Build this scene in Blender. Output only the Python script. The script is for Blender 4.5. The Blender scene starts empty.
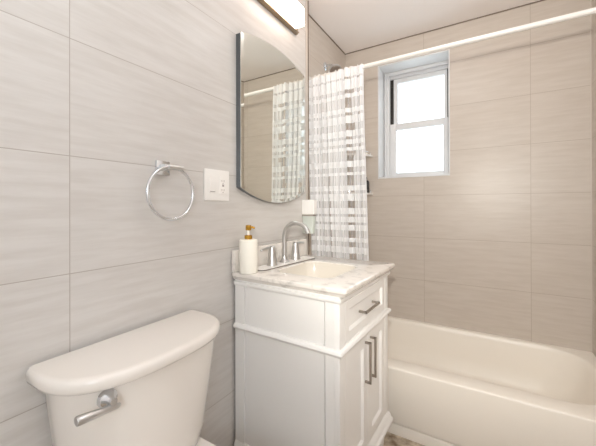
import bpy, bmesh, math, random
from mathutils import Vector, Matrix

random.seed(7)
S = bpy.context.scene
COL = S.collection
PI = math.pi

# ------------------------------------------------------------------ camera
YAW, PITCH, ROLL = math.radians(31.097), math.radians(0.109), math.radians(-0.132)
F = Vector((-math.sin(YAW), math.cos(YAW), 0)); R = Vector((math.cos(YAW), math.sin(YAW), 0)); U = Vector((0, 0, 1))
F2 = F * math.cos(PITCH) + U * math.sin(PITCH); U2 = U * math.cos(PITCH) - F * math.sin(PITCH)
R2 = R * math.cos(ROLL) + U2 * math.sin(ROLL); U3 = U2 * math.cos(ROLL) - R * math.sin(ROLL)
CAMP = Vector((0.9706, 0.0, 1.195))
cd = bpy.data.cameras.new('camera'); cam = bpy.data.objects.new('camera', cd); COL.objects.link(cam)
m3 = Matrix((R2, U3, -F2)).transposed()
cam.matrix_world = Matrix.Translation(CAMP) @ m3.to_4x4()
cd.sensor_width = 36.0; cd.lens = 310.495 / 596 * 36.0
cd.shift_y = -(223 - 206.08) / 596
cd.clip_start = 0.02
S.camera = cam

# ------------------------------------------------------------------ world and lights
w = bpy.data.worlds.new('daylight'); S.world = w; w.use_nodes = True
bg = w.node_tree.nodes['Background']
bg.inputs['Color'].default_value = (0.82, 0.93, 1.0, 1); bg.inputs['Strength'].default_value = 3.0

def area(name, loc, rot, size, power, color, shape='DISK', size_y=None):
    l = bpy.data.lights.new(name, 'AREA'); l.shape = shape; l.size = size
    if size_y: l.size_y = size_y
    l.energy = power; l.color = color
    o = bpy.data.objects.new(name, l); COL.objects.link(o); o.location = loc; o.rotation_euler = rot
    return o
# recessed ceiling downlight above the vanity front, and an added overhead fill light
dl = bpy.data.lights.new('ceiling_downlight', 'POINT'); dl.energy = 2.6; dl.color = (0.96, 0.97, 1.0); dl.shadow_soft_size = 0.07
do = bpy.data.objects.new('ceiling_downlight', dl); COL.objects.link(do); do.location = (0.80, 1.50, 2.36)
rl = bpy.data.lights.new('overhead_fill', 'POINT'); rl.energy = 7.0; rl.color = (0.95, 0.985, 1.0); rl.shadow_soft_size = 0.22
ro = bpy.data.objects.new('overhead_fill', rl); COL.objects.link(ro); ro.location = (1.0, 0.60, 2.25)
# added fill light behind the camera: a broad soft source at chest height
bl = bpy.data.lights.new('rear_fill', 'POINT'); bl.energy = 16.8; bl.color = (0.79, 0.92, 1.0); bl.shadow_soft_size = 0.16
bo_ = bpy.data.objects.new('rear_fill', bl); COL.objects.link(bo_); bo_.location = (1.32, -0.80, 1.5)
# the photographer's flash, zoomed at the tub wall
fl = bpy.data.lights.new('camera_flash', 'SPOT'); fl.energy = 58; fl.color = (1.0, 0.965, 0.87)
fl.shadow_soft_size = 0.018; fl.spot_size = math.radians(84); fl.spot_blend = 0.6
fo = bpy.data.objects.new('camera_flash', fl); COL.objects.link(fo)
fo.location = (1.0, -0.15, 1.44)
fo.rotation_euler = (Vector((0.85, 2.4, 1.45)) - Vector(fo.location)).to_track_quat('-Z', 'Y').to_euler()

S.view_settings.view_transform = 'Standard'; S.view_settings.look = 'None'
S.view_settings.gamma = 1.0; S.view_settings.use_curve_mapping = False
S.view_settings.exposure = 0.03
S.cycles.max_bounces = 10; S.cycles.diffuse_bounces = 6; S.cycles.glossy_bounces = 6
S.cycles.transparent_max_bounces = 16; S.cycles.use_denoising = True
S.cycles.sample_clamp_indirect = 8.0

# ------------------------------------------------------------------ materials
def srgb(r, g, b):
    def f(c):
        c /= 255.0
        return c / 12.92 if c <= 0.04045 else ((c + 0.055) / 1.055) ** 2.4
    return (f(r), f(g), f(b), 1)

def mat(name, col, rough=0.5, metal=0.0, spec=0.5, coat=0.0):
    m = bpy.data.materials.new(name); m.use_nodes = True
    b = m.node_tree.nodes['Principled BSDF']
    b.inputs['Base Color'].default_value = col
    b.inputs['Roughness'].default_value = rough; b.inputs['Metallic'].default_value = metal
    b.inputs['Specular IOR Level'].default_value = spec
    b.inputs['Coat Weight'].default_value = coat; b.inputs['Coat Roughness'].default_value = 0.05
    return m

def noise_tint(m, col_a, col_b, scale, stretch=(1, 1, 1), lo=0.35, hi=0.65, detail=4.0):
    nt = m.node_tree; N = nt.nodes; L = nt.links
    tc = N.new('ShaderNodeTexCoord'); mp = N.new('ShaderNodeMapping'); mp.inputs['Scale'].default_value = stretch
    nz = N.new('ShaderNodeTexNoise'); nz.inputs['Scale'].default_value = scale; nz.inputs['Detail'].default_value = detail
    rp = N.new('ShaderNodeValToRGB')
    rp.color_ramp.elements[0].position = lo; rp.color_ramp.elements[0].color = col_a
    rp.color_ramp.elements[1].position = hi; rp.color_ramp.elements[1].color = col_b
    L.new(tc.outputs['Object'], mp.inputs['Vector']); L.new(mp.outputs['Vector'], nz.inputs['Vector'])
    L.new(nz.outputs['Fac'], rp.inputs['Fac']); L.new(rp.outputs['Color'], N['Principled BSDF'].inputs['Base Color'])
    return m

def tile_mat(name, axis, h0, v0, ca, cb, grout, rough, width=0.627):
    """large stacked porcelain tiles, 62.7 x 31 cm, with fine horizontal grain"""
    m = mat(name, ca, rough, 0, 0.5)
    nt = m.node_tree; N = nt.nodes; L = nt.links; B = N['Principled BSDF']
    tc = N.new('ShaderNodeTexCoord'); sp = N.new('ShaderNodeSeparateXYZ'); L.new(tc.outputs['Object'], sp.inputs[0])
    def sub(sock, v):
        n = N.new('ShaderNodeMath'); n.operation = 'SUBTRACT'; L.new(sock, n.inputs[0]); n.inputs[1].default_value = v
        return n.outputs[0]
    cb_ = N.new('ShaderNodeCombineXYZ')
    hh = sub(sp.outputs[axis], h0 - 10 * width); vv = sub(sp.outputs['Z'], v0 - 3.1)
    L.new(hh, cb_.inputs[0]); L.new(vv, cb_.inputs[1])
    br = N.new('ShaderNodeTexBrick'); br.offset = 0.0; br.squash = 1.0
    br.inputs['Scale'].default_value = 1.0; br.inputs['Brick Width'].default_value = width
    br.inputs['Row Height'].default_value = 0.31; br.inputs['Mortar Size'].default_value = 0.0012
    br.inputs['Mortar Smooth'].default_value = 0.2
    br.inputs['Color1'].default_value = (0.35, 0.35, 0.35, 1); br.inputs['Color2'].default_value = (0.65, 0.65, 0.65, 1)
    L.new(cb_.outputs[0], br.inputs['Vector'])
    # grain stretched along the tile
    mp = N.new('ShaderNodeMapping'); mp.inputs['Scale'].default_value = (2.6, 24.0, 1.0); L.new(cb_.outputs[0], mp.inputs['Vector'])
    sh = N.new('ShaderNodeVectorMath'); sh.operation = 'ADD'; L.new(mp.outputs['Vector'], sh.inputs[0])
    sc = N.new('ShaderNodeVectorMath'); sc.operation = 'SCALE'; L.new(br.outputs['Color'], sc.inputs[0]); sc.inputs['Scale'].default_value = 9.0
    L.new(sc.outputs[0], sh.inputs[1])
    nz = N.new('ShaderNodeTexNoise'); nz.inputs['Scale'].default_value = 1.8; nz.inputs['Detail'].default_value = 7; nz.inputs['Roughness'].default_value = 0.62
    L.new(sh.outputs[0], nz.inputs['Vector'])
    rp = N.new('ShaderNodeValToRGB')
    rp.color_ramp.elements[0].position = 0.36; rp.color_ramp.elements[0].color = cb
    rp.color_ramp.elements[1].position = 0.62; rp.color_ramp.elements[1].color = ca
    L.new(nz.outputs['Fac'], rp.inputs['Fac'])
    mx = N.new('ShaderNodeMix'); mx.data_type = 'RGBA'
    L.new(br.outputs['Fac'], mx.inputs['Factor']); L.new(rp.outputs['Color'], mx.inputs['A']); mx.inputs['B'].default_value = grout
    L.new(mx.outputs['Result'], B.inputs['Base Color'])
    bp = N.new('ShaderNodeBump'); bp.inputs['Strength'].default_value = 0.25; bp.inputs['Distance'].default_value = 0.002; bp.invert = True
    L.new(br.outputs['Fac'], bp.inputs['Height']); L.new(bp.outputs['Normal'], B.inputs['Normal'])
    return m

TA, TB, TG = srgb(212, 208, 204), srgb(203, 198, 193), srgb(172, 163, 155)
UA, UB, UG = srgb(205, 195, 185), srgb(198, 187, 176), srgb(172, 158, 144)
M = {}
M['tileA'] = tile_mat('tile_room', 'Y', 0.389, 0.400, TA, TB, TG, 0.36, 1.254)
M['tileB'] = tile_mat('tile_tub_x', 'X', 0.588, 0.655, UA, UB, UG, 0.34)
M['tileC'] = tile_mat('tile_tub_y', 'Y', 1.79, 0.655, UA, UB, UG, 0.34)
M['ceiling'] = mat('ceiling_paint', srgb(246, 240, 237), 0.8)
M['paint'] = mat('door_paint', srgb(235, 232, 226), 0.45)
M['joint'] = mat('joint_brown', srgb(128, 114, 102), 0.8)  # plain brown for the thin joint lines
M['floor'] = noise_tint(mat('floor_stone', srgb(170, 150, 125), 0.45), srgb(128, 106, 82), srgb(222, 208, 188), 14, (1, 1, 1), 0.38, 0.62)
M['tub'] = mat('tub_enamel', srgb(245, 238, 228), 0.36)
M['porcelain'] = mat('porcelain', srgb(240, 234, 227), 0.12, 0, 0.5, 0.4)
M['cabinet'] = mat('white_lacquer', srgb(249, 247, 244), 0.33)
M['dark'] = mat('dark_gap', srgb(40, 34, 30), 0.8)
M['marble'] = noise_tint(mat('white_marble', srgb(238, 234, 228), 0.14, 0, 0.5, 0.3), srgb(204, 198, 192), srgb(236, 230, 223), 24, (1, 1, 1), 0.30, 0.46, 7)
M['sink'] = mat('sink_ceramic', srgb(226, 219, 208), 0.12, 0, 0.5, 0.3)
M['nickel'] = mat('brushed_nickel', srgb(205, 205, 204), 0.28, 1.0)
M['chrome'] = mat('chrome', srgb(226, 230, 235), 0.16, 1.0)
M['steel'] = mat('dark_steel', srgb(176, 168, 160), 0.36, 1.0)
M['bronze'] = mat('lamp_plate', srgb(150, 132, 108), 0.35, 0.7)
M['white'] = mat('white_plastic', srgb(243, 240, 236), 0.35)
M['ivory'] = mat('ivory_ceramic', srgb(249, 245, 234), 0.3)
M['gold'] = mat('gold', srgb(205, 160, 70), 0.22, 1.0)
M['rod'] = mat('rod_white', srgb(226, 222, 217), 0.3)
M['grey'] = mat('grey_mark', srgb(168, 160, 156), 0.5)
M['rim'] = mat('mat_rim', srgb(112, 102, 92), 0.5)
M['mirror'] = mat('mirror_silver', srgb(232, 234, 228), 0.012, 1.0)
M['mirrorside'] = mat('mirror_case', srgb(104, 108, 112), 0.3, 0.6)
M['wframe'] = mat('window_vinyl', srgb(222, 222, 223), 0.4)
M['trim'] = mat('edge_trim', srgb(206, 197, 187), 0.4)
M['black'] = mat('black_plastic', srgb(26, 24, 24), 0.35)

def emit(name, col, s):
    m = bpy.data.materials.new(name); m.use_nodes = True; nt = m.node_tree; nt.nodes.clear()
    o = nt.nodes.new('ShaderNodeOutputMaterial'); e = nt.nodes.new('ShaderNodeEmission')
    e.inputs[0].default_value = col; e.inputs[1].default_value = s; nt.links.new(e.outputs[0], o.inputs[0])
    return m
M['lamp'] = emit('lamp_diffuser', (1.0, 0.80, 0.68, 1), 7.6)

def glass(name, tint, gloss):
    m = bpy.data.materials.new(name); m.use_nodes = True; nt = m.node_tree; nt.nodes.clear(); N = nt.nodes
    o = N.new('ShaderNodeOutputMaterial'); t = N.new('ShaderNodeBsdfTransparent'); t.inputs[0].default_value = tint
    g = N.new('ShaderNodeBsdfGlossy'); g.inputs['Roughness'].default_value = 0.02
    x = N.new('ShaderNodeMixShader'); x.inputs[0].default_value = gloss
    nt.links.new(t.outputs[0], x.inputs[1]); nt.links.new(g.outputs[0], x.inputs[2]); nt.links.new(x.outputs[0], o.inputs[0])
    return m
M['glass'] = glass('window_glass', (0.98, 0.99, 0.99, 1), 0.05)

def translucent(name, col, transp, frost=0.3):
    m = bpy.data.materials.new(name); m.use_nodes = True; nt = m.node_tree; nt.nodes.clear(); N = nt.nodes; L = nt.links
    o = N.new('ShaderNodeOutputMaterial'); d = N.new('ShaderNodeBsdfDiffuse'); d.inputs[0].default_value = col
    tl = N.new('ShaderNodeBsdfTranslucent'); tl.inputs[0].default_value = col
    x = N.new('ShaderNodeMixShader'); x.inputs[0].default_value = frost
    L.new(d.outputs[0], x.inputs[1]); L.new(tl.outputs[0], x.inputs[2])
    t = N.new('ShaderNodeBsdfTransparent'); y = N.new('ShaderNodeMixShader')
    L.new(t.outputs[0], y.inputs[1]); L.new(x.outputs[0], y.inputs[2]); L.new(y.outputs[0], o.inputs[0])
    y.inputs[0].default_value = 1 - transp
    return m, y
M['cloth'], _ = translucent('curtain_cloth', srgb(244, 244, 245), 0.02, 0.35)
M['cup'], _ = translucent('frosted_cup', srgb(244, 249, 243), 0.10, 0.4)

def sheer(name, lo, hi, col):
    m, y = translucent(name, col, 0.5, 0.3)
    nt = m.node_tree; N = nt.nodes; L = nt.links
    uv = N.new('ShaderNodeUVMap'); sp = N.new('ShaderNodeSeparateXYZ'); L.new(uv.outputs[0], sp.inputs[0])
    nz = N.new('ShaderNodeTexNoise'); nz.noise_dimensions = '1D'; nz.inputs['Scale'].default_value = 70; nz.inputs['Detail'].default_value = 1.5
    L.new(sp.outputs[0], nz.inputs['W'])
    mr = N.new('ShaderNodeMapRange'); mr.inputs['From Min'].default_value = 0.36; mr.inputs['From Max'].default_value = 0.64
    mr.inputs['To Min'].default_value = lo; mr.inputs['To Max'].default_value = hi
    L.new(nz.outputs['Fac'], mr.inputs['Value']); L.new(mr.outputs[0], y.inputs[0])
    return m
M['sheer'] = sheer('curtain_sheer', 0.56, 0.92, srgb(242, 242, 243))
M['open'] = sheer('curtain_open_mesh', 0.10, 0.42, srgb(214, 212, 212))

# ------------------------------------------------------------------ mesh building
def rrect(x0, x1, y0, y1, r, n=6):
    r = min(r, (x1 - x0) / 2 - 1e-4, (y1 - y0) / 2 - 1e-4)
    pts = []
    for cx, cy, a0 in ((x1 - r, y1 - r, 0), (x0 + r, y1 - r, PI / 2), (x0 + r, y0 + r, PI), (x1 - r, y0 + r, 1.5 * PI)):
        for i in range(n + 1):
            a = a0 + PI / 2 * i / n
            pts.append((cx + r * math.cos(a), cy + r * math.sin(a)))
    return pts

class MB:
    def __init__(self): self.bm = bmesh.new()
    def _merge(self, t):
        me = bpy.data.meshes.new('tmp'); t.to_mesh(me); t.free(); self.bm.from_mesh(me); bpy.data.meshes.remove(me)
    def box(self, x0, x1, y0, y1, z0, z1, bev=0.0, seg=2):
        t = bmesh.new(); bmesh.ops.create_cube(t, size=1)
        for v in t.verts:
            v.co = Vector(((x0 + x1) / 2 + v.co.x * (x1 - x0), (y0 + y1) / 2 + v.co.y * (y1 - y0), (z0 + z1) / 2 + v.co.z * (z1 - z0)))
        if bev: bmesh.ops.bevel(t, geom=list(t.edges), offset=bev, segments=seg, profile=0.6, affect='EDGES')
        self._merge(t); return self
    def loft(self, loops, cap0=True, cap1=True, ring=False):
        bm = self.bm; rows = [[bm.verts.new(p) for p in l] for l in loops]; n = len(rows[0])
        pairs = list(zip(rows[:-1], rows[1:])) + ([(rows[-1], rows[0])] if ring else [])
        for a, b in pairs:
            for i in range(n):
                j = (i + 1) % n
                try: bm.faces.new((a[i], a[j], b[j], b[i]))
                except ValueError: pass
        if not ring:
            if cap0: bm.faces.new(list(reversed(rows[0])))
            if cap1: bm.faces.new(rows[-1])
        return self
    def tube(self, pts, r, n=14, closed=False):
        P = [Vector(p) for p in pts]; m = len(P); loops = []
        rs = r if isinstance(r, (list, tuple)) else [r] * m
        ref = None
        for i in range(m):
            a = P[(i - 1) % m] if (closed or i > 0) else P[i]
            b = P[(i + 1) % m] if (closed or i < m - 1) else P[i]
            t = (b - a).normalized()
            if ref is None:
                ref = t.orthogonal().normalized()
            ref = (ref - t * ref.dot(t)).normalized()
            bi = t.cross(ref)
            loops.append([tuple(P[i] + rs[i] * (ref * math.cos(2 * PI * k / n) + bi * math.sin(2 * PI * k / n))) for k in range(n)])
        return self.loft(loops, ring=closed)
    def lathe(self, prof, c=(0, 0, 0), n=28, axis='Z'):
        loops = []
        for r, h in prof:
            l = []
            for k in range(n):
                a = 2 * PI * k / n; x, y = r * math.cos(a), r * math.sin(a)
                p = {'Z': (x, y, h), 'X': (h, x, y), 'Y': (y, h, x)}[axis]
                l.append((p[0] + c[0], p[1] + c[1], p[2] + c[2]))
            loops.append(l)
        return self.loft(loops)
    def cyl(self, p0, p1, r0, r1=None, n=20):
        return self.tube([p0, p1], [r0, r0 if r1 is None else r1], n)
    def build(self, name, material, parent=None, local=False, angle=35):
        bm = self.bm
        bmesh.ops.recalc_face_normals(bm, faces=list(bm.faces))
        off = Vector((0, 0, 0))
        p = parent
        while p is not None and not local:
            off += p.location; p = p.parent
        if off.length: bmesh.ops.translate(bm, verts=list(bm.verts), vec=-off)
        me = bpy.data.meshes.new(name); bm.to_mesh(me); bm.free()
        mats = material if isinstance(material, (list, tuple)) else [material]
        for q in mats: me.materials.append(q)
        for f in me.polygons: f.use_smooth = True
        me.set_sharp_from_angle(angle=math.radians(angle))
        o = bpy.data.objects.new(name, me); COL.objects.link(o)
        if parent is not None: o.parent = parent
        return o

def tag(o, label=None, cat=None, group=None, kind=None):
    if label: o['label'] = label
    if cat: o['category'] = cat
    if group: o['group'] = group
    if kind: o['kind'] = kind
    return o
def thing(name, loc, label, cat, rz=0.0, group=None):
    o = bpy.data.objects.new(name, None); COL.objects.link(o); o.location = loc; o.rotation_euler = (0, 0, rz)
    o.empty_display_size = 0.05
    return tag(o, label, cat, group)
def struct(o, label, cat): return tag(o, label, cat, kind='structure')

# ------------------------------------------------------------------ room shell
WX, YB, RX, CZ, BY = 0.0352, 2.4155, 1.499, 2.464, -0.95    # room wall, tub back wall, right wall, ceiling, wall behind
AX, AY = -0.025, 1.667                                       # tub alcove end wall and where it begins
struct(MB().box(AX - 0.15, RX + 0.12, BY - 0.12, YB + 0.3, -0.1, 0.0).build('floor', M['floor']), 'brown and beige mottled stone floor', 'floor')
struct(MB().box(AX - 0.15, RX + 0.12, BY - 0.12, YB + 0.3, CZ, CZ + 0.1).build('ceiling', M['ceiling']), 'plain white painted ceiling', 'ceiling')
struct(MB().box(AX - 0.15, WX, BY, AY, 0, CZ).build('wall_left', M['tileA']), 'pale grey tiled wall behind the toilet and vanity', 'wall')
struct(MB().box(AX - 0.15, AX, AY, YB, 0, CZ).build('wall_shower', M['tileC']), 'beige tiled end wall of the tub behind the curtain', 'wall')
wx0, wx1, wz0, wz1 = 0.250, 0.760, 1.412, 2.296
b = MB(); b.box(AX - 0.15, wx0, YB, YB + 0.3, 0, CZ); b.box(wx1, RX + 0.12, YB, YB + 0.3, 0, CZ)
b.box(wx0, wx1, YB, YB + 0.3, 0, wz0); b.box(wx0, wx1, YB, YB + 0.3, wz1, CZ)
struct(b.build('wall_far', M['tileB']), 'beige tiled wall along the tub with the window in it', 'wall')
struct(MB().box(RX, RX + 0.12, 1.62, YB, 0, CZ).build('wall_right', M['tileC']), 'beige tiled wall at the right end of the tub', 'wall')
struct(MB().box(RX, RX + 0.12, BY, 1.62, 0, CZ).build('wall_entry', M['ceiling']), 'white painted wall opposite the vanity', 'wall')
struct(MB().box(AX - 0.15, RX + 0.12, BY - 0.12, BY, 0, CZ).build('wall_back', M['ceiling']), 'white painted wall behind the camera', 'wall')
# trims: tile edge where the alcove begins, thin joint under the ceiling, tub caulk
b = MB(); b.box(WX, WX + 0.003, AY - 0.022, AY, 0, CZ, 0.001)
struct(b.build('trim_1', M['trim']), 'pale tile edge strip at the corner beside the shower curtain', 'trim')
b = MB(); b.box(WX - 0.002, WX + 0.007, AY, AY + 0.005, 0, CZ)
struct(b.build('trim_2', M['joint']), 'thin brown joint line at the corner beside the curtain', 'trim')
b = MB(); b.box(AX, RX, YB - 0.005, YB, CZ - 0.006, CZ)
b.box(AX, AX + 0.005, AY, YB, CZ - 0.006, CZ); b.box(RX - 0.005, RX, AY, YB, CZ - 0.006, CZ)
struct(b.build('trim_3', M['joint']), 'thin dark joint between the tub tiles and the ceiling', 'trim')

b = MB(); b.box(RX - 0.004, RX, YB - 0.004, YB, 0.352, CZ - 0.007)
struct(b.build('trim_4', M['trim']), 'pale caulk line in the right corner of the tub tiles', 'trim')

# ------------------------------------------------------------------ window
fy = YB + 0.15
win = thing('window_1', ((wx0 + wx1) / 2, YB, wz0), 'white double hung window set deep in the beige tiles', 'window'); win['kind'] = 'structure'
t = 0.008
b = MB()   # reveal lining with a slim front lip
b.box(wx0, wx0 + t, YB - 0.005, fy + 0.07, wz0, wz1, 0.001); b.box(wx1 - t, wx1, YB - 0.005, fy + 0.07, wz0, wz1, 0.001)
b.box(wx0 + t, wx1 - t, YB - 0.005, fy + 0.07, wz1 - t, wz1, 0.001); b.box(wx0 + t, wx1 - t, YB - 0.005, fy + 0.07, wz0, wz0 + t + 0.004, 0.001)
b.build('window_reveal', M['wframe'], win)
b = MB()
b.box(wx0 + t, 0.301, fy, fy + 0.06, wz0 + t, wz1 - t, 0.002); b.box(0.736, wx1 - t, fy, fy + 0.06, wz0 + t, wz1 - t, 0.002)
b.box(0.301, 0.736, fy, fy + 0.06, 2.262, wz1 - t, 0.002); b.box(0.301, 0.736, fy, fy + 0.06, wz0 + t, 1.432, 0.002)
b.box(0.262, 0.280, fy - 0.012, fy, wz0 + t, wz1 - t, 0.002)
b.box(0.301, 0.736, fy + 0.015, fy + 0.05, 2.236, 2.262, 0.002)
b.build('window_frame', M['wframe'], win)
b = MB(); b.box(0.301, 0.327, fy + 0.03, fy + 0.06, 1.84, 2.236); b.box(0.727, 0.736, fy + 0.03, fy + 0.06, 1.84, 2.236)
b.build('sash_track', M['black'], win)
def sash(name, x0, x1, z0, z1, gx0, gx1, gz0, gz1, y0, y1):
    b = MB()
    b.box(x0, gx0, y0, y1, z0, z1, 0.003); b.box(gx1, x1, y0, y1, z0, z1, 0.003)
    b.box(gx0 - .002, gx1 + .002, y0, y1, z0, gz0, 0.003); b.box(gx0 - .002, gx1 + .002, y0, y1, gz1, z1, 0.003)
    s = b.build(name, M['wframe'], win)
    MB().box(gx0, gx1, (y0 + y1) / 2 - .002, (y0 + y1) / 2 + .002, gz0, gz1).build('window_pane', M['glass'], s)
    return s
sash('upper_sash', 0.327, 0.727, 1.842, 2.236, 0.360, 0.706, 1.872, 2.200, fy + 0.030, fy + 0.055)
ls = sash('lower_sash', 0.303, 0.734, 1.434, 1.864, 0.355, 0.701, 1.466, 1.812, fy + 0.000, fy + 0.028)

# ------------------------------------------------------------------ bathtub
g = 0.0015
TX0, TX1, TY0, TY1, TZ = AX + g, RX - g, 1.650, YB - g, 0.350
tub = thing('bathtub', ((TX0 + TX1) / 2, (TY0 + TY1) / 2, 0), 'white alcove bathtub under the window, with a plain front apron', 'bathtub')
def L3(pts, z): return [(x, y, z) for x, y in pts]
def o_(d, z): return L3(rrect(TX0, TX1, TY0 + d, TY1, 0.004, 10), z)
loops = [o_(0.006, 0.0), o_(0.006, 0.048), o_(0.009, 0.052), o_(0.022, 0.053), o_(0.022, 0.060), o_(0.005, 0.062), o_(0.003, 0.10), o_(0.000, 0.338), o_(0.001, 0.344), o_(0.003, 0.348), o_(0.008, TZ)]
def i_(d, z, r): return L3(rrect(0.055 + d, 1.450 - d, 1.758 + d * 0.8, 2.378 - d * 0.45, r, 10), z)
loops += [i_(-0.018, TZ, .20), i_(-0.008, TZ - 0.002, .20), i_(0.002, TZ - 0.009, .20), i_(0.012, TZ - 0.03, .19), i_(0.040, 0.20, .17), i_(0.075, 0.10, .15), i_(0.12, 0.072, .12), i_(0.20, 0.064, .08)]
MB().loft(loops).build('tub_shell', M['tub'], tub, angle=50)
d = MB().lathe([(0.030, 0), (0.030, 0.004), (0.024, 0.006), (0.0, 0.006)], (0.24, 2.05, 0.0645)).build('drain', M['chrome'], tub)
b = MB(); b.lathe([(0.036, 0), (0.036, 0.006), (0.030, 0.010), (0.0, 0.010)], (0.086, 2.06, 0.22), axis='X'); b.build('overflow_plate', M['chrome'], tub)

# ------------------------------------------------------------------ shower rod, rings, curtain
RY, RZ = 1.722, 1.998
rod = thing('shower_curtain_rod', (AX, RY, RZ), 'long white shower curtain rod spanning the tub below the ceiling', 'curtain rod')
MB().cyl((AX + .002, RY, RZ), (RX - .002, RY, RZ), 0.0122, n=24).build('pole', M['rod'], rod)
for x0, s in ((AX + .0005, 1), (RX - .0005, -1)):
    MB().lathe([(0.034, 0), (0.034, 0.006 * s), (0.022, 0.012 * s), (0.018, 0.03 * s), (0.014, 0.032 * s)], (x0, RY, RZ), axis='X').build('flange', M['steel'], rod)

bands = [1.946, 1.934, 1.872, 1.849, 1.825, 1.766, 1.739, 1.722, 1.677, 1.636, 1.6, 1.583, 1.556, 1.538, 1.518, 1.459, 1.423, 1.393, 1.376, 1.317, 1.287, 1.269, 1.228, 1.187, 1.151, 1.136, 1.104, 1.089, 1.057, 1.015, 0.991, 0.962, 0.926, 0.879,
         0.84, 0.79, 0.76, 0.74, 0.70, 0.64, 0.61, 0.59, 0.55, 0.49, 0.46, 0.44, 0.41, 0.39]
TOPZ, BOTZ = 2.002, 0.372
edges = sorted(set([TOPZ, BOTZ] + bands), reverse=True)
zs = []
for a, c in zip(edges[:-1], edges[1:]):
    n = max(1, int(round((a - c) / 0.025)))
    zs += [a + (c - a) * i / n for i in range(n)]
zs.append(BOTZ)
NU = 240
bm = bmesh.new(); uvl = bm.loops.layers.uv.new('UVMap')
def fold(u):   # uneven gathers
    return 0.012 * math.sin(2 * PI * 9 * u + 0.8 * math.sin(2 * PI * 2 * u)) + 0.005 * math.sin(2 * PI * 21 * u + 1.0)
def cpt(u, z):
    k = (TOPZ - z) / (TOPZ - 0.88)
    x0 = 0.004 + 0.034 * min(k, 1.3); x1 = 0.376 + 0.030 * min(k, 1.3) ** 1.3
    x = x0 + (x1 - x0) * u + 0.006 * math.sin(2 * PI * 9 * u + 1.3)
    amp = 0.75 + 0.45 * min(k, 1)
    y = 1.700 - 0.006 + fold(u) * amp + 0.003 * math.sin(7 * z + 5 * u)
    zz = z
    if z > 1.96: zz = z + (0.006 * math.sin(2 * PI * 11 * u) - 0.020 * (1 - u)) * (z - 1.96) / (TOPZ - 1.96)
    return Vector((x, y, zz))
grid = [[bm.verts.new(cpt(i / NU, z)) for i in range(NU + 1)] for z in zs]
def in_band(z):
    for k in range(0, len(bands), 2):
        if bands[k + 1] < z < bands[k]: return k // 2
    return -1
rng = random.Random(3)
colA = {k: rng.uniform(-0.01, 0.02) for k in range(40)}
for r in range(len(zs) - 1):
    zm = (zs[r] + zs[r + 1]) / 2; k = in_band(zm)
    for i in range(NU):
        f = bm.faces.new((grid[r][i], grid[r][i + 1], grid[r + 1][i + 1], grid[r + 1][i])); f.smooth = True
        u = (i + 0.5) / NU; mi = 0
        if k >= 0:
            mi = 1
            s = colA[k]
            if 0.715 + s < u < 0.80 + s: mi = 2
            if zm < 1.40 and 0.395 < u < 0.425: mi = 2
            if zm > 1.50 and k % 3 == 0 and 0.91 < u < 0.96: mi = 2
            if zm > 1.50 and k % 3 == 1 and 0.83 < u < 0.865: mi = 2
        else:
            if zm < 1.40 and 0.403 < u < 0.418 and int(zm * 60) % 2 == 0: mi = 2
            if zm > 1.87: mi = 0
        f.material_index = mi
        for lp in f.loops:
            c = lp.vert.co; lp[uvl].uv = (u, c.z)
me = bpy.data.meshes.new('shower_curtain'); bm.to_mesh(me); bm.free()
for q in ('cloth', 'sheer', 'open'): me.materials.append(M[q])
cur = bpy.data.objects.new('shower_curtain', me); COL.objects.link(cur)
tag(cur, 'white semi-sheer shower curtain with horizontal woven stripes, gathered at the left', 'shower curtain')
# white loops holding the curtain on the rod
proto = None
for k in range(11):
    x = 0.024 + 0.0345 * k + (0.004 if k % 2 else -0.003)
    if proto is None:
        pts = [(0, 0.0175 * math.cos(a), 0.0215 * math.sin(a) - 0.004) for a in [2 * PI * i / 24 for i in range(24)]]
        proto = MB().tube(pts, 0.0032, 8, closed=True).build('curtain_ring', M['rod'])
        o = proto
    else:
        o = proto.copy(); COL.objects.link(o)
    o.location = (x, RY, RZ); o.rotation_euler = (0, 0, 0.25 * math.sin(3 * k))
    tag(o, 'small white ring holding the shower curtain on the rod', 'curtain ring', 'rings along the top of the shower curtain')

# ------------------------------------------------------------------ shower head and corner shelves
SY, SZ = 2.04, 2.215
sh = thing('wall_shower_fixture', (AX, SY, SZ), 'chrome shower head on a bent arm above the curtain', 'shower head')
b = MB(); b.lathe([(0.030, 0.0005), (0.030, 0.004), (0.020, 0.010), (0.0, 0.010)], (AX, SY, SZ), axis='X'); b.build('wall_flange', M['chrome'], sh)
arm = [(AX + .006, SY, SZ), (AX + .03, SY, SZ + .004), (AX + .052, SY, SZ), (AX + .068, SY - .004, SZ - .012), (AX + .078, SY - .008, SZ - .028)]
MB().tube(arm, 0.0085).build('arm', M['chrome'], sh)
b = MB()
dirv = Vector((0.30, -0.35, -0.88)).normalized(); c0 = Vector(arm[-1])
b.tube([c0 - dirv * .004, c0 + dirv * .010, c0 + dirv * .018, c0 + dirv * .026, c0 + dirv * .032], [0.012, 0.016, 0.040, 0.048, 0.048], 28)
b.build('spray_head', M['chrome'], sh)
b = MB(); b.tube([c0 + dirv * .0322, c0 + dirv * .0335], [0.040, 0.039], 28); b.build('spray_face', M['steel'], sh)

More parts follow.
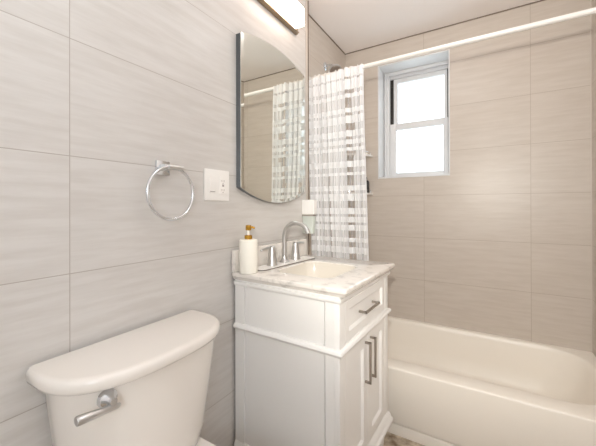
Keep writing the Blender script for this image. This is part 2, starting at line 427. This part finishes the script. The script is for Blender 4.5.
def shelf(z, label):
    o = thing('corner_shelf', (AX + .002, YB - .002, z), label, 'shelf')
    r = 0.232; a = [PI / 2 * i / 14 for i in range(15)]
    out = [(AX + .002, YB - .002)] + [(AX + .002 + r * math.cos(q), YB - .002 - r * math.sin(q)) for q in a]
    MB().loft([L3(out, z - 0.012), L3(out, z)]).build('shelf_board', M['white'], o)
    b = MB(); rr = r - 0.012
    b.tube([(AX + .002 + rr * math.cos(q), YB - .006 - rr * math.sin(q) * 0.97, z + 0.024) for q in a], 0.002, 8)
    for q in (0.06, 0.55, 1.05, 1.5): b.cyl((AX + .002 + rr * math.cos(q), YB - .006 - rr * .97 * math.sin(q), z), (AX + .002 + rr * math.cos(q), YB - .006 - rr * .97 * math.sin(q), z + .024), 0.002, n=8)
    b.build('guard_rail', M['chrome'], o)
shelf(1.598, 'upper white corner shelf peeping out beside the shower curtain')
shelf(1.300, 'lower white corner shelf under the black bottle, beside the curtain')
bo = thing('shampoo_bottle', (0.166, 2.362, 1.300), 'black bottle on the lower corner shelf, half behind the curtain', 'bottle')
b = MB(); c = (0.166, 2.362)
b.loft([L3(rrect(c[0] - hx, c[0] + hx, c[1] - hy, c[1] + hy, 0.012, 4), z) for hx, hy, z in ((.024, .018, 1.301), (.027, .020, 1.306), (.027, .020, 1.385), (.022, .016, 1.398), (.011, .011, 1.404))])
b.build('bottle_body', M['black'], bo)
MB().lathe([(0.012, 0), (0.012, 0.02), (0.009, 0.022), (0, 0.022)], (c[0], c[1], 1.4045)).build('cap', M['black'], bo)
so = thing('soap_bar', (0.155, 2.365, 1.598), 'small pale soap bar on the upper corner shelf', 'soap')
MB().box(0.125, 0.180, 2.345, 2.385, 1.5985, 1.618, 0.008, 3).build('bar', M['ivory'], so)

# ------------------------------------------------------------------ mirror cabinet
my0, my1, mzs0, mzs1, bul0, bul1 = 1.022, 1.572, 1.279, 1.954, 0.064, 0.043
def mloop(x, ins):
    y0, y1 = my0 + ins, my1 - ins; pts = []; n = 28
    zb, zt = mzs0 + ins * 0.3, mzs1 - ins * 0.3
    for i in range(n + 1):
        s = -1 + 2 * i / n; pts.append((x, y0 + (y1 - y0) * (s + 1) / 2, zb - (bul0 - ins * .7) * (1 - s * s)))
    for i in range(n + 1):
        s = 1 - 2 * i / n; pts.append((x, y0 + (y1 - y0) * (s + 1) / 2, zt + (bul1 - ins * .7) * (1 - s * s)))
    return pts
mr = thing('arched_mirror', (WX, (my0 + my1) / 2, mzs0), 'frameless wall mirror with curved top and bottom over the vanity', 'mirror')
MB().loft([mloop(WX + .001, 0.004), mloop(WX + 0.029, 0.004)]).build('backing', M['mirrorside'], mr)
MB().loft([mloop(WX + 0.0292, 0.0), mloop(WX + 0.0328, 0.0), mloop(WX + 0.0345, 0.018)]).build('mirror_glass', M['mirror'], mr, angle=2)

# ------------------------------------------------------------------ vanity light
lt = thing('vanity_light', (WX, 1.29, 2.18), 'bright white box bar lamp on the wall above the mirror', 'wall lamp')
b = MB(); b.box(WX + .0005, WX + 0.016, 1.05, 1.528, 2.184, 2.304, 0.003)
b.box(WX + 0.016, WX + 0.030, 1.06, 1.518, 2.184, 2.191, 0.002); b.build('back_plate', M['bronze'], lt)
b = MB(); b.box(WX + 0.0165, 0.115, 1.084, 1.494, 2.196, 2.296, 0.005, 2); b.build('diffuser', M['lamp'], lt)

# ------------------------------------------------------------------ towel ring
rc = Vector((WX + 0.042, 0.668, 1.241)); rr = 0.087
tr = thing('towel_ring', (WX, 0.658, 1.33), 'chrome towel ring on a square plate, above the toilet', 'towel ring')
MB().box(WX + .0005, WX + 0.012, 0.634, 0.684, 1.302, 1.350, 0.003).build('mount_plate', M['chrome'], tr)
b = MB(); b.box(WX + .012, WX + 0.034, 0.648, 0.672, 1.316, 1.338, 0.003)
b.cyl((WX + .042, 0.655, 1.327), (WX + .042, 0.712, 1.327), 0.0085); b.build('post', M['nickel'], tr)
pts = [(rc.x, rc.y + rr * math.cos(a), rc.z + rr * math.sin(a)) for a in [2 * PI * i / 64 for i in range(64)]]
MB().tube(pts, 0.0054, 12, closed=True).build('ring', M['chrome'], tr)

# ------------------------------------------------------------------ switch / outlet plate
sw = thing('switch_plate', (WX, 0.909, 1.22), 'white wall plate with rocker switch and outlet, left of the mirror', 'switch')
y0, y1, z0, z1 = 0.842, 0.977, 1.220, 1.345
MB().box(WX + .0005, WX + 0.006, y0, y1, z0, z1, 0.002).build('cover_plate', M['white'], sw)
rk = MB().box(WX + .006, WX + 0.0085, y0 + .022, y0 + .056, z0 + .030, z1 - .030, 0.001).build('rocker', M['white'], sw)
MB().box(WX + .0085, WX + 0.0092, y0 + .026, y0 + .052, z0 + .034, z0 + .037).build('rocker_mark', M['grey'], rk)
ot = MB().box(WX + .006, WX + 0.0085, y0 + .079, y0 + .113, z0 + .026, z1 - .026, 0.001).build('outlet', M['white'], sw)
for zc in (z0 + .044, z1 - .044):
    for yy, hh in ((.088, .004), (.100, .0045)):
        MB().box(WX + .0085, WX + .0091, y0 + yy, y0 + yy + .0025, zc - hh, zc + hh).build('slot', M['grey'], ot)
    MB().cyl((WX + .0085, y0 + .0955, zc - .010), (WX + .0091, y0 + .0955, zc - .010), 0.0024, n=10).build('ground_hole', M['grey'], ot)
b = MB(); b.box(WX + .0085, WX + .0095, y0 + .091, y0 + .101, z0 + .058, z0 + .067, 0.0003); b.build('test_button', M['grey'], ot)

# ------------------------------------------------------------------ wall dispenser beside the curtain
dp = thing('toothbrush_holder', (WX, 1.62, 1.037), 'white wall holder with a frosted cup, between mirror and curtain', 'holder')
MB().box(WX + .0005, 0.118, 1.592, 1.634, 1.148, 1.236, 0.006, 3).build('housing', M['white'], dp)
MB().box(WX + .0005, 0.108, 1.597, 1.634, 1.139, 1.148).build('seam', M['steel'], dp)
b = MB(); b.loft([L3(rrect(WX + .004, 0.104, 1.598, 1.632, .01, 4), 1.037), L3(rrect(WX + .001, 0.112, 1.594, 1.634, .01, 4), 1.139)])
b.build('cup', M['cup'], dp)

# ------------------------------------------------------------------ vanity (own frame, turned 2 degrees)
VO = Vector((0.0392, 0.9895, 0)); VR = math.radians(-2.0)
def V(X, Y, Z=0): return Vector((VO.x + X * math.cos(VR) - Y * math.sin(VR), VO.y + X * math.sin(VR) + Y * math.cos(VR), Z))
va = thing('vanity_cabinet', tuple(VO), 'white shaker vanity cabinet with one drawer and two doors', 'cabinet', VR)
BX0, BX1, BY0, BY1 = 0.008, 0.497, 0.022, 0.553
def vb(b, name, m, p=None): return b.build(name, m, p or va, local=True)
b = MB()
b.box(BX0, BX1 - .018, BY0 + .008, BY0 + .016, 0.148, 0.8845); b.box(BX0 + .052, BX1 - .0580, BY0, BY0 + .0075, 0.148, 0.8845); b.box(BX0, BX1, BY1 - .016, BY1, 0.148, 0.8845)
b.box(BX0, BX0 + .008, BY0 + .016, BY1 - .016, 0.148, 0.8845); b.box(BX1 - .034, BX1 - .018, BY0 + .016, BY1 - .016, 0.148, 0.8845)
b.box(BX0 + .008, BX1 - .016, BY0 + .016, BY1 - .016, 0.148, 0.164)
for x0, x1 in ((BX0, BX0 + 0.050), (BX1 - 0.052, BX1 - 0.0181)):          # side stiles
    b.box(x0, x1, BY0 - 0.006, BY0 + .0075, 0.148, 0.8845); b.box(x0, x1, BY1, BY1 + 0.006, 0.148, 0.8845, 0.0012)
for y0, y1 in ((BY0 - 0.006, BY0 + 0.040), (BY1 - 0.040, BY1 + 0.006)):  # front stiles
    b.box(BX1 - .018, BX1 + 0.004, y0, y1, 0.148, 0.8845, 0.0006)
for z0, z1 in ((0.148, 0.199), (0.670, 0.703), (0.855, 0.8845)):  # rails
    b.box(BX1 - .018, BX1 + 0.004, BY0 + 0.040, BY1 - 0.040, z0, z1, 0.001)
vb(b, 'carcass', M['cabinet'])
def moulding(name, prof):
    b = MB(); loops = []
    for p, z in prof:
        loops.append([(BX0, BY0 - .006 - p, z), (BX1 + .004 + p, BY0 - .006 - p, z), (BX1 + .004 + p, BY1 + .006 + p, z), (BX0, BY1 + .006 + p, z)])
    for z in (prof[-1][1], prof[0][1]): loops.append([(BX0 + .002, BY0 + .002, z), (BX1 - .016, BY0 + .002, z), (BX1 - .016, BY1 - .002, z), (BX0 + .002, BY1 - .002, z)])
    b.loft(loops, ring=True); return vb(b, name, M['cabinet'])
moulding('top_moulding', [(0.000, 0.858), (0.004, 0.860), (0.009, 0.866), (0.010, 0.872), (0.010, 0.8785), (0.0005, 0.879), (0.0005, 0.884)])
moulding('middle_moulding', [(0.000, 0.674), (0.006, 0.675), (0.012, 0.680), (0.014, 0.686), (0.012, 0.692), (0.006, 0.697), (0.000, 0.699)])
moulding('base_moulding', [(0.020, 0.147), (0.020, 0.157), (0.017, 0.162), (0.013, 0.166), (0.011, 0.176), (0.006, 0.188), (0.000, 0.196)])
FX = BX1 - 0.0125
def shaker(name, y0, y1, z0, z1, fr):
    """front with a raised frame, bevelled inner edge and a recessed panel"""
    b = MB(); t, r = 0.016, 0.009
    def q(x, iy): return [(x, y0 + iy, z0 + iy), (x, y1 - iy, z0 + iy), (x, y1 - iy, z1 - iy), (x, y0 + iy, z1 - iy)]
    b.loft([q(FX, 0), q(FX + t - .0015, 0), q(FX + t, 0.0015), q(FX + t, fr - 0.004), q(FX + t - r, fr + 0.004)])
    return b.build(name, M['cabinet'], va, local=True, angle=20)
def pull(name, parent, p0, p1):
    """square bar pull on two posts; p0, p1 = (Y, Z) of the post feet"""
    b = MB(); x0 = FX + 0.0165; h = 0.0042; xo = x0 + 0.026
    for (y, z) in (p0, p1): b.box(x0 - .009, xo, y - h, y + h, z - h, z + h, 0.0008)
    if abs(p0[0] - p1[0]) > abs(p0[1] - p1[1]): b.box(xo - 2 * h, xo, min(p0[0], p1[0]) - h, max(p0[0], p1[0]) + h, p0[1] - h, p0[1] + h, 0.0008)
    else: b.box(xo - 2 * h, xo, p0[0] - h, p0[0] + h, min(p0[1], p1[1]) - h, max(p0[1], p1[1]) + h, 0.0008)
    return tag(b.build(name, M['steel'], parent, local=True), 'brushed metal bar pull')
DY0, DY1, DM = BY0 + 0.0415, BY1 - 0.0415, (BY0 + BY1) / 2
dr = shaker('drawer', DY0, DY1, 0.7045, 0.8535, 0.038); pull('drawer_pull', dr, (DM - .075, 0.778), (DM + .075, 0.778))
d1 = shaker('door', DY0, DM - .0015, 0.2005, 0.6685, 0.050); pull('door_pull', d1, (DM - .030, 0.480), (DM - .030, 0.640))
d2 = shaker('door', DM + .0015, DY1, 0.2005, 0.6685, 0.050); pull('door_pull', d2, (DM + .030, 0.480), (DM + .030, 0.640))
for x in (BX0 + .03, BX1 - .035):
    for y in (BY0 + .030, BY1 - .030):
        b = MB(); b.loft([[(x + sx * hw, y + sy * hw, z) for sx, sy in ((-1, -1), (1, -1), (1, 1), (-1, 1))] for hw, z in ((.018, 0.0005), (.025, 0.07), (.028, 0.1468))])
        vb(b, 'foot', M['cabinet'])

# countertop with sink and backsplash
CT = 0.9155
ct = thing('vanity_countertop', tuple(V(0, 0, 0.8855)), 'white speckled marble countertop with inset sink on the vanity', 'countertop', VR)
dz = -0.8855
def cb_(b, name, m): 
    bmesh.ops.translate(b.bm, verts=list(b.bm.verts), vec=(0, 0, dz)); return b.build(name, m, ct, local=True)
CX0, CX1, CY0, CY1 = -0.002, 0.532, 0.0, 0.590
def oc(i, z, r=0.010): return L3(rrect(CX0 , CX1 - i, CY0 + i, CY1 - i, r, 8), z)
SX0, SX1, SY0, SY1 = 0.140, 0.412, 0.115, 0.425
def si(i, z, r): return L3(rrect(SX0 + i, SX1 - i, SY0 + i, SY1 - i, r, 8), z)
b = MB()
b.loft([si(0.001, CT - .022, .05), si(0.0, CT - .003, .05), si(-.003, CT, .05), oc(0.007, CT), oc(0.002, CT - .003), oc(0.0, CT - .009), oc(0.001, CT - .016), oc(0.006, CT - .021), oc(0.008, CT - .024), oc(0.010, CT - .030), si(0.001, CT - .030, .05)], ring=True)
cb_(b, 'slab', M['marble'])
b = MB()
b.loft([si(0.0025, CT - .004, .05), si(0.004, CT - .02, .05), si(0.010, CT - .06, .05), si(0.03, CT - .10, .05), si(0.07, CT - .115, .04), si(0.12, CT - .120, .01)], cap0=False)
cb_(b, 'sink_basin', M['sink'])
b = MB(); b.lathe([(0.022, CT - .1195), (0.022, CT - .117), (0.015, CT - .116), (0, CT - .116)], ((SX0 + SX1) / 2, (SY0 + SY1) / 2, 0)); cb_(b, 'sink_drain', M['chrome'])
b = MB(); b.box(0.0, 0.019, 0.002, 0.588, CT + .0005, CT + 0.094, 0.002); cb_(b, 'backsplash', M['marble'])

# faucet mat: thin white slab with a dark edge
MZ = CT + .0008
mp = V(0.074, 0.300, MZ)
mt = thing('faucet_mat', tuple(mp), 'thin white mat with dark edge under the faucet', 'mat', VR - math.radians(3.0))
b = MB(); b.loft([L3(rrect(-.040, .044, -.215, .215, .022, 6), 0), L3(rrect(-.040, .044, -.215, .215, .022, 6), 0.0022)]); b.build('mat_rim', M['rim'], mt, local=True)
b = MB(); b.loft([L3(rrect(-.038, .0405, -.2125, .2125, .020, 6), 0.0023), L3(rrect(-.038, .0405, -.2125, .2125, .020, 6), 0.0042)]); b.build('mat_surface', M['white'], mt, local=True)
FZ = MZ + .0045

# widespread faucet
fa = thing('faucet', tuple(V(0.064, 0.302, FZ)), 'brushed nickel gooseneck faucet with two lever handles', 'faucet', VR)
b = MB(); b.lathe([(0.025, 0), (0.025, 0.004), (0.020, 0.009), (0.0145, 0.016), (0.0125, 0.03)], (0, 0, 0)); b.build('spout_base', M['nickel'], fa, local=True)
R0 = 0.071; zc = 0.124
pts = [(0, 0, 0.028), (0, 0, 0.07), (0, 0, 0.10), (0, 0, zc)] + [(R0 - R0 * math.cos(a), 0, zc + R0 * math.sin(a)) for a in [PI * i / 18 for i in range(1, 17)]]
b = MB(); b.tube(pts, [0.0125] + [0.0115] * (len(pts) - 3) + [0.0122, 0.0125], 18); b.build('spout', M['nickel'], fa, local=True)
for s in (-1, 1):
    y = 0.100 * s
    b = MB(); b.lathe([(0.027, 0), (0.027, 0.004), (0.0235, 0.010), (0.0205, 0.04), (0.0165, 0.075), (0.0155, 0.085), (0.011, 0.090), (0, 0.090)], (0, y, 0))
    h = b.build('handle', M['nickel'], fa, local=True)
    b = MB(); b.tube([(0, y, 0.080), (0, y + .03 * s, 0.083), (0, y + .062 * s, 0.080), (0, y + .080 * s, 0.078), (0, y + .082 * s, .078)], [0.0075, 0.0062, 0.0052, 0.0052, 0.003], 12)
    b.build('lever', M['nickel'], h, local=True)

# soap dispenser
sd = thing('soap_dispenser', tuple(V(0.068, 0.034, CT)), 'ivory cylinder soap dispenser with gold pump on the counter', 'soap dispenser')
r = 0.0385
b = MB(); b.lathe([(r - .003, 0.0006), (r, 0.004), (r, 0.138), (r - .003, 0.1415), (0.014, 0.143), (0, 0.143)], (0, 0, 0), 40); b.build('bottle', M['ivory'], sd, local=True)
b = MB(); b.lathe([(0.0165, 0.1432), (0.0165, 0.158), (0.013, 0.160), (0, 0.160)], (0, 0, 0)); b.build('collar', M['gold'], sd, local=True)
b = MB(); b.cyl((0, 0, 0.160), (0, 0, 0.180), 0.0055); b.build('pump_stem', M['ivory'], sd, local=True)
b = MB(); b.lathe([(0.011, 0.180), (0.012, 0.183), (0.012, 0.199), (0.009, 0.202), (0, 0.202)], (0, 0, 0))
b.tube([(0, 0, 0.192), (0.016, 0.006, 0.193), (0.026, 0.010, 0.189)], [0.006, 0.005, 0.004], 10); b.build('pump_head', M['gold'], sd, local=True)

# ------------------------------------------------------------------ toilet
to = thing('toilet', (0.17, 0.537, 0), 'white porcelain toilet with bowed tank lid and side flush lever', 'toilet')
XB, YC = WX + 0.014, 0.537
def tank(hw, dm, z, xb=XB, a=0.16, p=4.0, n=28, yc=None):
    yc = YC if yc is None else yc
    pts = []
    for i in range(n + 1):
        th = -PI / 2 + PI * i / n; t_ = math.sin(th)
        d_ = dm * (1 - a * t_ * t_) * max(0.0, 1 - abs(t_) ** p) ** (1 / p)
        pts.append((xb + max(d_, 0.012), yc + hw * t_, z))
    pts.append((xb, yc + hw - .006, z)); pts.append((xb, yc - hw + .006, z))
    return pts
LZ = 0.784
b = MB()
b.loft([tank(0.240, 0.218, LZ), tank(0.2455, 0.2245, LZ + .004), tank(0.2475, 0.2275, LZ + .011), tank(0.2475, 0.2275, LZ + .024), tank(0.2455, 0.225, LZ + .031), tank(0.241, 0.220, LZ + .0345), tank(0.234, 0.211, LZ + .0358)])
b.build('tank_lid', M['porcelain'], to, angle=60)
b = MB()
TY = YC + 0.0135
b.loft([tank(0.150, 0.120, 0.425, yc=TY), tank(0.172, 0.145, 0.430, yc=TY), tank(0.188, 0.158, 0.446, yc=TY), tank(0.198, 0.170, 0.50, yc=TY), tank(0.222, 0.198, 0.72, yc=TY), tank(0.2275, 0.204, LZ - .002, yc=TY)])
tk = b.build('tank', M['porcelain'], to, angle=60)
# flush lever
lv = MB(); ly, lz = 0.384, 0.757; lx = XB + 0.204 * (1 - .16 * ((ly - YC) / .231) ** 2) * (1 - abs((ly - YC) / .231) ** 4) ** .25
lv.lathe([(0.021, -0.006), (0.021, 0.002), (0.018, 0.008), (0.010, 0.016), (0.008, 0.026), (0, 0.026)], (lx, ly, lz), axis='X')
lv.build('lever_base', M['chrome'], to)
b = MB(); b.tube([(lx + .020, ly + .016, lz - .016), (lx + .022, ly + .010, lz - .015), (lx + .021, ly - .030, lz - .009), (lx + .019, ly - .070, lz - .004), (lx + .019, ly - .073, lz - .004)], [0.0045, 0.006, 0.0085, 0.0105, 0.009], 14)
b.build('flush_lever', M['nickel'], to)
# bowl
def ell(cx, a, bw, z, n=36): return [(cx + a * math.cos(2 * PI * k / n), YC + bw * math.sin(2 * PI * k / n), z) for k in range(n)]
b = MB()
b.loft([ell(0.36, .21, .115, 0.0005), ell(0.36, .205, .110, 0.03), ell(0.37, .19, .095, 0.12), ell(0.40, .21, .12, 0.22), ell(0.42, .265, .165, 0.32), ell(0.42, .29, .183, 0.37), ell(0.42, .292, .185, 0.395), ell(0.42, .285, .178, .402), ell(0.43, .23, .13, .402), ell(0.43, .21, .115, .37), ell(0.42, .13, .08, .25), ell(0.40, .05, .04, .2)])
b.build('bowl', M['porcelain'], to, angle=60)
b = MB(); b.loft([L3(rrect(XB + .008, XB + .26, YC - .185, YC + .185, .03), z) for z in (0.34, 0.424)]); b.build('rear_deck', M['porcelain'], to)
b = MB(); b.loft([ell(0.46, .252, .186, 0.4245), ell(0.46, .256, .190, 0.432), ell(0.46, .256, .190, 0.448), ell(0.46, .245, .18, 0.456)]); b.build('seat_lid', M['porcelain'], to, angle=60)
